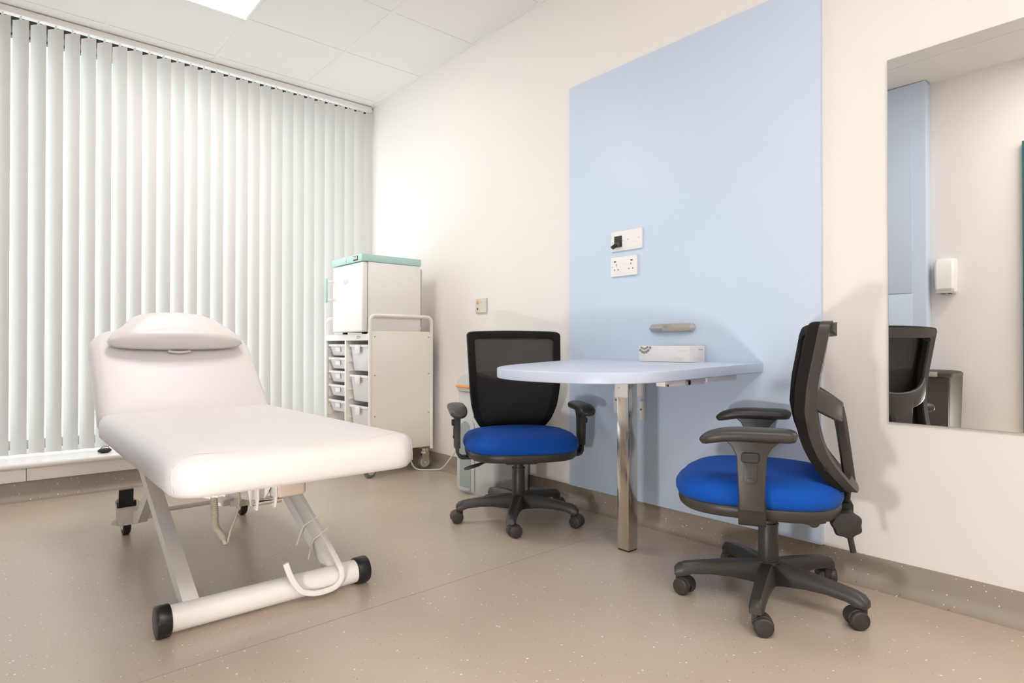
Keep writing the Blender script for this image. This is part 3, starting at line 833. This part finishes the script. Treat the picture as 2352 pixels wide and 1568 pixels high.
# recessed niche on the room side
nz = MB(); BR = basis((0, -1, 0), (0, 0, 1), (-.1185, 0, 0))
nz.prism(rrect(.155, .385, (.03, .03, .012, .012), 5, -.088, .205), 0, .006, BR, .002); sur = nz.build('niche_surround', M_grey, bn)
nr = MB()
ns = [[V((-.125+ (.0 if abs(u) > .99 else 0)+.0, .088+.052*u, z)) for u in (-1, 1)] for z in (.03, .375)]
cvx = []
for z, k in ((.030, 1), (.33, 1), (.372, .75), (.39, .2)):
    cvx.append([V((-.1262+.0008*math.cos(u*PI/2), .088-.05*u*k, z)) for u in [-1+2*i/10 for i in range(11)]])
nr.loft(cvx, False, False, False)
ni = nr.build('niche', M_greyd, bn)
MB().lathe([(.0, .018), (.048, .018), (.050, .024), (.048, .030), (0, .030)], (-.128, .088, 0), 24, .35, 1).build('niche_sill', M_grey, bn)
ol = lambda k, z: [V((p[0], p[1], z)) for p in rrect(.284-k, .430-k, .10-k*.2, 6)]
MB().loft([ol(.03, .548), ol(.008, .555), ol(.002, .572)]).build('rim', M_grey, bn)
MB().loft([ol(-.004, .572), ol(-.008, .576), ol(-.008, .582), ol(-.002, .587)]).build('orange_ring', M_orange, bn)
MB().loft([ol(0, .587), ol(.006, .606), ol(.035, .628), ol(.09, .643), ol(.16, .650), ol(.24, .652)]).build('lid', M_grey, bn)
MB().lathe([(.045, .640), (.046, .652), (.036, .660), (0, .662)], (0, 0, 0), 24).build('lid_button', M_orange, bn)

# ------------------------------------------------------------------ treatment couch
CX = .660
co = thing('treatment_couch', 'white adjustable treatment couch with raised backrest in front of the blinds', 'couch', (CX, 1.9, 0))
def cl_(x, y, z): return (x-CX, y-1.9, z)
# seat mattress
Y0, Y1 = 1.578, 2.865
so_ = rrect(.678, Y1-Y0, (.05, .05, .085, .085), 8, 0, (Y0+Y1)/2-1.9, True)
MB().pad(so_, [(.030, .432), (.012, .436), (.003, .447), (0, .465), (0, .490), (.004, .508), (.014, .522), (.028, .530), (.044, .534)]).build('seat_mattress', M_vinyl, co, 70)
sb = MB().box(cl_(CX-.14, Y0+.075, .426), cl_(CX+.25, Y1-.06, .434), .002); sb.build('underframe', M_blackm, co)
# backrest mattress
ANG = math.radians(41)
BM = Matrix.Translation(cl_(CX, 2.850, .515)) @ Matrix.Rotation(ANG, 4, 'X')
bo = rrect(.668, .585, (.13, .13, .05, .05), 10, 0, .2725, True)
MB().pad(bo, [(.030, -.092), (.010, -.086), (.002, -.075), (0, -.05), (0, -.03), (.006, -.014), (.016, -.004), (.028, .001), (.044, .004)], BM).build('back_mattress', M_vinyl, co, 70)
uf = MB(); uf.T = BM; uf.box((-.24, .03, -.118), (.24, .48, -.090), .004); uf.build('back_board', M_creamw, co)
# foot bar with caps
fb = MB().cyl(cl_(.372, 1.9, .043), cl_(.955, 1.9, .043), .0365, n=32).build('foot_bar', M_creamw, co)
for x0, x1 in ((.347, .384), (.934, .978)):
    MB().cyl(cl_(x0, 1.9, .043), cl_(x1, 1.9, .043), .0430, n=36, bev=.005).build('end_cap', M_rubber, fb)
# front legs (lift links)
for x in (.438, .866):
    l = MB().sweep([cl_(x, 1.905, .055), cl_(x, 2.66, .405)], RECT(.042, .042), (0, 0, 1)); l.build('leg', M_creamw, co)
# rear links and castors
rl = MB()
for x in (.478, .862):
    l = MB().sweep([cl_(x, 2.98, .080), cl_(x, 2.88, .100), cl_(x, 2.62, .285), cl_(x, 2.30, .41)], RECT(.034, .046), (0, 0, 1)); l.build('rear_link', M_creamw, co)
MB().cyl(cl_(.46, 2.93, .105), cl_(.885, 2.93, .105), .011, n=14).build('cross_rod', M_creamw, co)
for x, pedal in ((.444, True), (.916, False)):
    f = MB()
    f.prism(rrect(.086, .100, .012, 4, 0, .100), -.003, .003, basis((1, 0, 0), (0, 0, 1), cl_(x, 2.985, 0)), .001)
    f.prism(rrect(.052, .05, .012, 4, 0, .115), -.02, .02, basis((1, 0, 0), (0, 0, 1), cl_(x, 3.01, 0)), .003)
    for dx, dz in ((-.022, .062), (.026, .068), (-.022, .142), (.026, .145)): f.ball(cl_(x+dx, 2.982, dz), .009, (1, .6, 1), 10)
    f.box(cl_(x+(.04 if pedal else -.10), 2.975, .064), cl_(x+(.10 if pedal else -.04), 3.005, .118), .004)
    f.box(cl_(x-.062, 2.975, .060), cl_(x-.04, 2.99, .082), .005)
    c = f.build('castor_fork', M_creamw, co)
    MB().cyl(cl_(x-.014, 3.035, .049), cl_(x+.014, 3.035, .049), .049, n=30, bev=.006).build('tyre', M_tyre, c)
    MB().cyl(cl_(x-.016, 3.035, .049), cl_(x+.016, 3.035, .049), .030, n=24, bev=.003).build('wheel_disc', M_chrome, c)
    if pedal:
        p = MB()
        p.prism([(0, .128), (.012, .128), (.026, .152), (.034, .205), (.026, .207), (.014, .165), (-.006, .158), (-.03, .158), (-.03, .128)], -.026, .026, basis((0, -1, 0), (0, 0, 1), cl_(x-.010, 2.985, 0)), .002)
        p.box(cl_(x-.040, 2.975, .126), cl_(x+.030, 3.02, .152), .004)
        p.build('brake_pedal', M_rubber, c)
# actuator, brackets, control box
MB().box(cl_(.640, 1.80, .352), cl_(.730, 2.02, .428), .012, 3).build('control_box', M_beige, co)
for x in (.588, .640):
    MB().prism([(0, .43), (.085, .43), (.055, .36), (.04, .325), (.012, .325), (.0, .36)], -.003, .003, basis((0, 1, 0), (0, 0, 1), cl_(x, 1.80, 0)), .001).build('pivot_bracket', M_creamw, co)
for x in (.560,):
    MB().prism([(0, .43), (.10, .43), (.045, .335), (.015, .335)], -.003, .003, basis((1, 0, 0), (0, 0, 1), cl_(x, 1.83, 0)), .001).build('gusset', M_creamw, co)
MB().cyl(cl_(.578, 1.818, .345), cl_(.660, 1.818, .345), .008, n=14).build('pivot_pin', M_chrome, co)
MB().cyl(cl_(.614, 1.84, .36), cl_(.640, 2.75, .22), .020, n=18).build('actuator', M_creamw, co)
MB().sweep([cl_(.49, 1.86, .35), cl_(.57, 1.95, .42)], RECT(.03, .012), (0, 0, 1)).build('brace', M_creamw, co)
hc = MB(); hc.pad(superell(.066, .040, 2.4, 28), [(.01, -.012), (.002, -.009), (0, 0), (.002, .009), (.01, .012)], Matrix.Translation(cl_(.456, 1.735, .412)))
for dx in (-.022, -.004, .014): hc.box(cl_(.456+dx, 1.712, .402), cl_(.456+dx+.004, 1.716, .422))
hcc = hc.build('hand_control', M_creamw, co, 50)
cc = []
base = cat([cl_(.452, 1.735, .402), cl_(.455, 1.735, .36), cl_(.456, 1.735, .325), cl_(.470, 1.735, .300), cl_(.481, 1.735, .272)], 8)
coil = MB(); N = 34; path = []
Lb = len(base)-1
for i in range(N*10+1):
    u = i/(N*10)*.86*Lb; k = min(int(u), Lb-1); p = base[k].lerp(base[k+1], u-k); a = 2*PI*i/10
    path.append(p+V((.0075*math.cos(a), .0075*math.sin(a), 0)))
coil.tube(path, .0024, 5)
coil.tube([base[int(.86*Lb)], base[-1]], .0055, 8)
coil.tube(cat([cl_(.481, 1.735, .275), cl_(.487, 1.737, .274), cl_(.495, 1.74, .30), cl_(.512, 1.75, .335), cl_(.524, 1.76, .375), cl_(.523, 1.77, .42)], 6), .0032, 8)
coil.build('coiled_cable', M_cable, co, 60)
# hook bar in front of the foot bar
hk = cat([cl_(.688, 1.858, .137), cl_(.700, 1.854, .100), cl_(.716, 1.851, .068), cl_(.737, 1.850, .042), cl_(.772, 1.850, .027), cl_(.812, 1.850, .024), cl_(.846, 1.850, .030), cl_(.864, 1.851, .047), cl_(.869, 1.856, .068), cl_(.866, 1.875, .093), cl_(.868, 2.03, .172), cl_(.868, 2.30, .300)], 5)
MB().sweep(hk, rrect(.017, .011, .003, 3), (0, 1, 0)).build('hook_bar', M_creamw, co, 50)
for (p0, p1, p2) in ((cl_(.885, 2.07, .205), cl_(.855, 2.07, .190), cl_(.815, 2.10, .105)), (cl_(.885, 2.00, .176), cl_(.853, 2.00, .155), cl_(.825, 2.02, .075))):
    MB().tube(cat([p0, p1, tuple((p1[i]*.6+p2[i]*.4)+(-.008 if i == 0 else .012 if i == 2 else 0) for i in range(3)), p2], 5), .0022, 6).build('cable_tie', M_wcable, co)
for sx in (-1, 1):
    W, rr_ = .339, .085
    def cp(phi, ins, z):
        a = math.radians(phi); q = rr_-ins
        return (sx*(W-rr_+q*math.cos(a)), Y0+rr_-1.9-q*math.sin(a), z)
    sp = cat([cp(30, -.0004, .449), cp(27, -.0006, .478), cp(25, .0036, .5085), cp(26, .0136, .5226), cp(30, .0276, .5306), cp(38, .043, .5343), cp(52, .052, .5352)], 5)
    sp += cat([cp(52, .052, .5352), (sx*(W-.105), Y0+.046-1.9, .5340), (sx*(W-.14), Y0+.040-1.9, .5326), (sx*(W-.165), Y0+.037-1.9, .5312)], 5)[1:]
    MB().tube(sp, .0013, 6).build('seam', M_piping, co, 60)
# head cushion
HM = Matrix.Translation((CX+.005, 3.128, .773)) @ Matrix.Rotation(ANG, 4, 'X')
hc_ = thing('head_cushion', 'white half-moon head cushion lying at top of the couch backrest', 'cushion', (CX+.005, 3.128, .773))
HL = Matrix.Rotation(ANG, 4, 'X')
ho = cat([(-.265, .02), (-.275, .045), (-.255, .085), (-.215, .130), (-.175, .185), (-.12, .212), (-.04, .222), (.04, .222), (.12, .212), (.180, .180), (.225, .130), (.262, .085), (.277, .045), (.268, .02), (.20, .006), (.1, .0), (0, -.001), (-.1, .0), (-.2, .006)], 4, True)
ho = list(reversed(ho))
def hw_(p):
    q = V(p); return q
ar = sum(ho[i].x*ho[(i+1) % len(ho)].y-ho[(i+1) % len(ho)].x*ho[i].y for i in range(len(ho)))
if ar < 0: ho = list(reversed(ho))
ho = [(p.x, p.y) for p in ho]
def dome(p):
    q = V(p); k = max(0, 1-(p.x/.30)**2)
    if q.z > .03: q.z = .03+(q.z-.03)*(.45+.55*k*(1-.35*max(0, (p.y-.03)/.2)))
    return q
MB().pad(ho, [(.020, .004), (.006, .010), (.0, .024), (.002, .045), (.010, .062), (.024, .075), (.042, .083), (.06, .086)], HL, dome, .16).build('cushion', M_vinyl, hc_, 70)
MB().tube([HL @ dome(V((p[0], p[1], .026))) for p in ho[::2]], .0028, 6, True).build('piping', M_piping, hc_, 60)
tb = MB(); tb.T = HL; tb.sweep([(-.045, .0, .004), (-.03, -.008, .006), (0, -.012, .007), (.03, -.008, .006), (.045, .0, .004)], rrect(.012, .006, .002, 2), (0, 0, 1)); tb.build('strap_tab', M_vinyl, hc_, 60)

# ------------------------------------------------------------------ things seen in the mirror
cup = thing('built_in_cupboard', 'pale blue full height cupboard on the far side, seen in the mirror', 'cupboard', (-.49, 1.85, 0))
MB().box((-.06, -.535, .0), (.058, .75, ZC-.005), .002).build('carcass', M_blue, cup)
MB().box((.058, -.455, 1.17), (.066, .70, 2.56), .002).build('upper_door', M_blue, cup)
MB().box((.058, -.455, .10), (.066, .70, 1.164), .002).build('lower_door', M_blue, cup)
ds = thing('soap_dispenser', 'white wall dispenser on the opposite wall, seen in the mirror', 'dispenser', (XW, 1.218, 1.17))
MB().loft([[V((x, y, z)) for x, y in ((.0005, -w_), (d-.012, -w_), (d, -w_+.014), (d, w_-.014), (d-.012, w_), (.0005, w_))] for z, d, w_ in ((.0, .070, .050), (.02, .088, .054), (.11, .096, .056), (.20, .092, .056), (.222, .078, .052))]).build('cover', M_white, ds, 30)
MB().box((.005, -.05, -.012), (.085, .05, .002), .003).build('drip_tray', M_grey, ds)
MB().box((.03, .005, -.016), (.05, .03, -.010)).box((.03, -.03, -.016), (.05, -.01, -.010)).build('nozzle', M_hole, ds)
gbn = thing('pedal_bin', 'taupe lidded pedal bin below the dispenser, seen in the mirror', 'bin', (-.262, 1.285, 0))
tp_ = lambda k, z: [V((p[0], p[1], z)) for p in rrect(.300-k, .370-k, .02, 3)]
MB().loft([tp_(.04, .01), tp_(.03, .02), tp_(.0, .60)]).build('body', M_taupe, gbn)
MB().box((.132, -.172, .05), (.1475, .172, .585), .004).build('front_panel', M_taupe, gbn)
MB().loft([[V((p[0], p[1], z)) for p in rrect(.325-k, .395-k, (.02, .09, .09, .02), 6)] for k, z in ((.02, .598), (0, .605), (0, .625), (.02, .634), (.08, .640))]).build('lid', M_taupe, gbn)
MB().box((.160, -.118, .603), (.1645, -.062, .634), .001).build('label', M_taupel, gbn)
MB().box((.1475, -.055, .415), (.158, -.025, .440), .003).build('catch', M_chrome, gbn)
dd = MB().box((XW, -.12, .0), (XW+.045, .811, 2.10), .003).build('door_1', M_dteal); struct(dd)
MB().cyl((XW+.045, .78, 1.0), (XW+.075, .78, 1.0), .009, n=12).cyl((XW+.07, .79, 1.0), (XW+.07, .68, 1.0), .009, n=12).build('handle', M_chrome, dd)

# ------------------------------------------------------------------ light
wd = bpy.data.worlds.new('daylight'); SC.world = wd; wd.use_nodes = True
bg = wd.node_tree.nodes['Background']; bg.inputs['Color'].default_value = (.93, .97, 1, 1); bg.inputs['Strength'].default_value = 1.65
def lamp(name, typ, loc, e, **k):
    l = bpy.data.lights.new(name, typ); l.energy = e
    for a, b in k.items(): setattr(l, a, b)
    o = bpy.data.objects.new(name, l); COL.objects.link(o); o.location = loc
    return o
ll = lamp('low_lamp', 'AREA', (-.47, .60, .20), 5.0, shape='DISK', size=.18, spread=math.radians(140), color=(1, .97, .95))
ll.rotation_euler = V((-1, -.45, -.05)).to_track_quat('Z', 'Y').to_euler()

# ------------------------------------------------------------------ camera
cd = bpy.data.cameras.new('camera'); cam = bpy.data.objects.new('camera', cd); COL.objects.link(cam)
cd.sensor_width = 36; cd.lens = 36*1397/2352; cd.clip_start = .02
cam.location = (0, 0, .80); cam.rotation_euler = (math.radians(90.4), 0, -math.radians(40.69))
SC.camera = cam
SC.view_settings.view_transform = 'Standard'; SC.view_settings.look = 'None'; SC.view_settings.gamma = 1
SC.view_settings.use_curve_mapping = False
SC.view_settings.exposure = 1.08
SC.cycles.use_denoising = True
SC.cycles.max_bounces = 10; SC.cycles.diffuse_bounces = 6; SC.cycles.transparent_max_bounces = 12
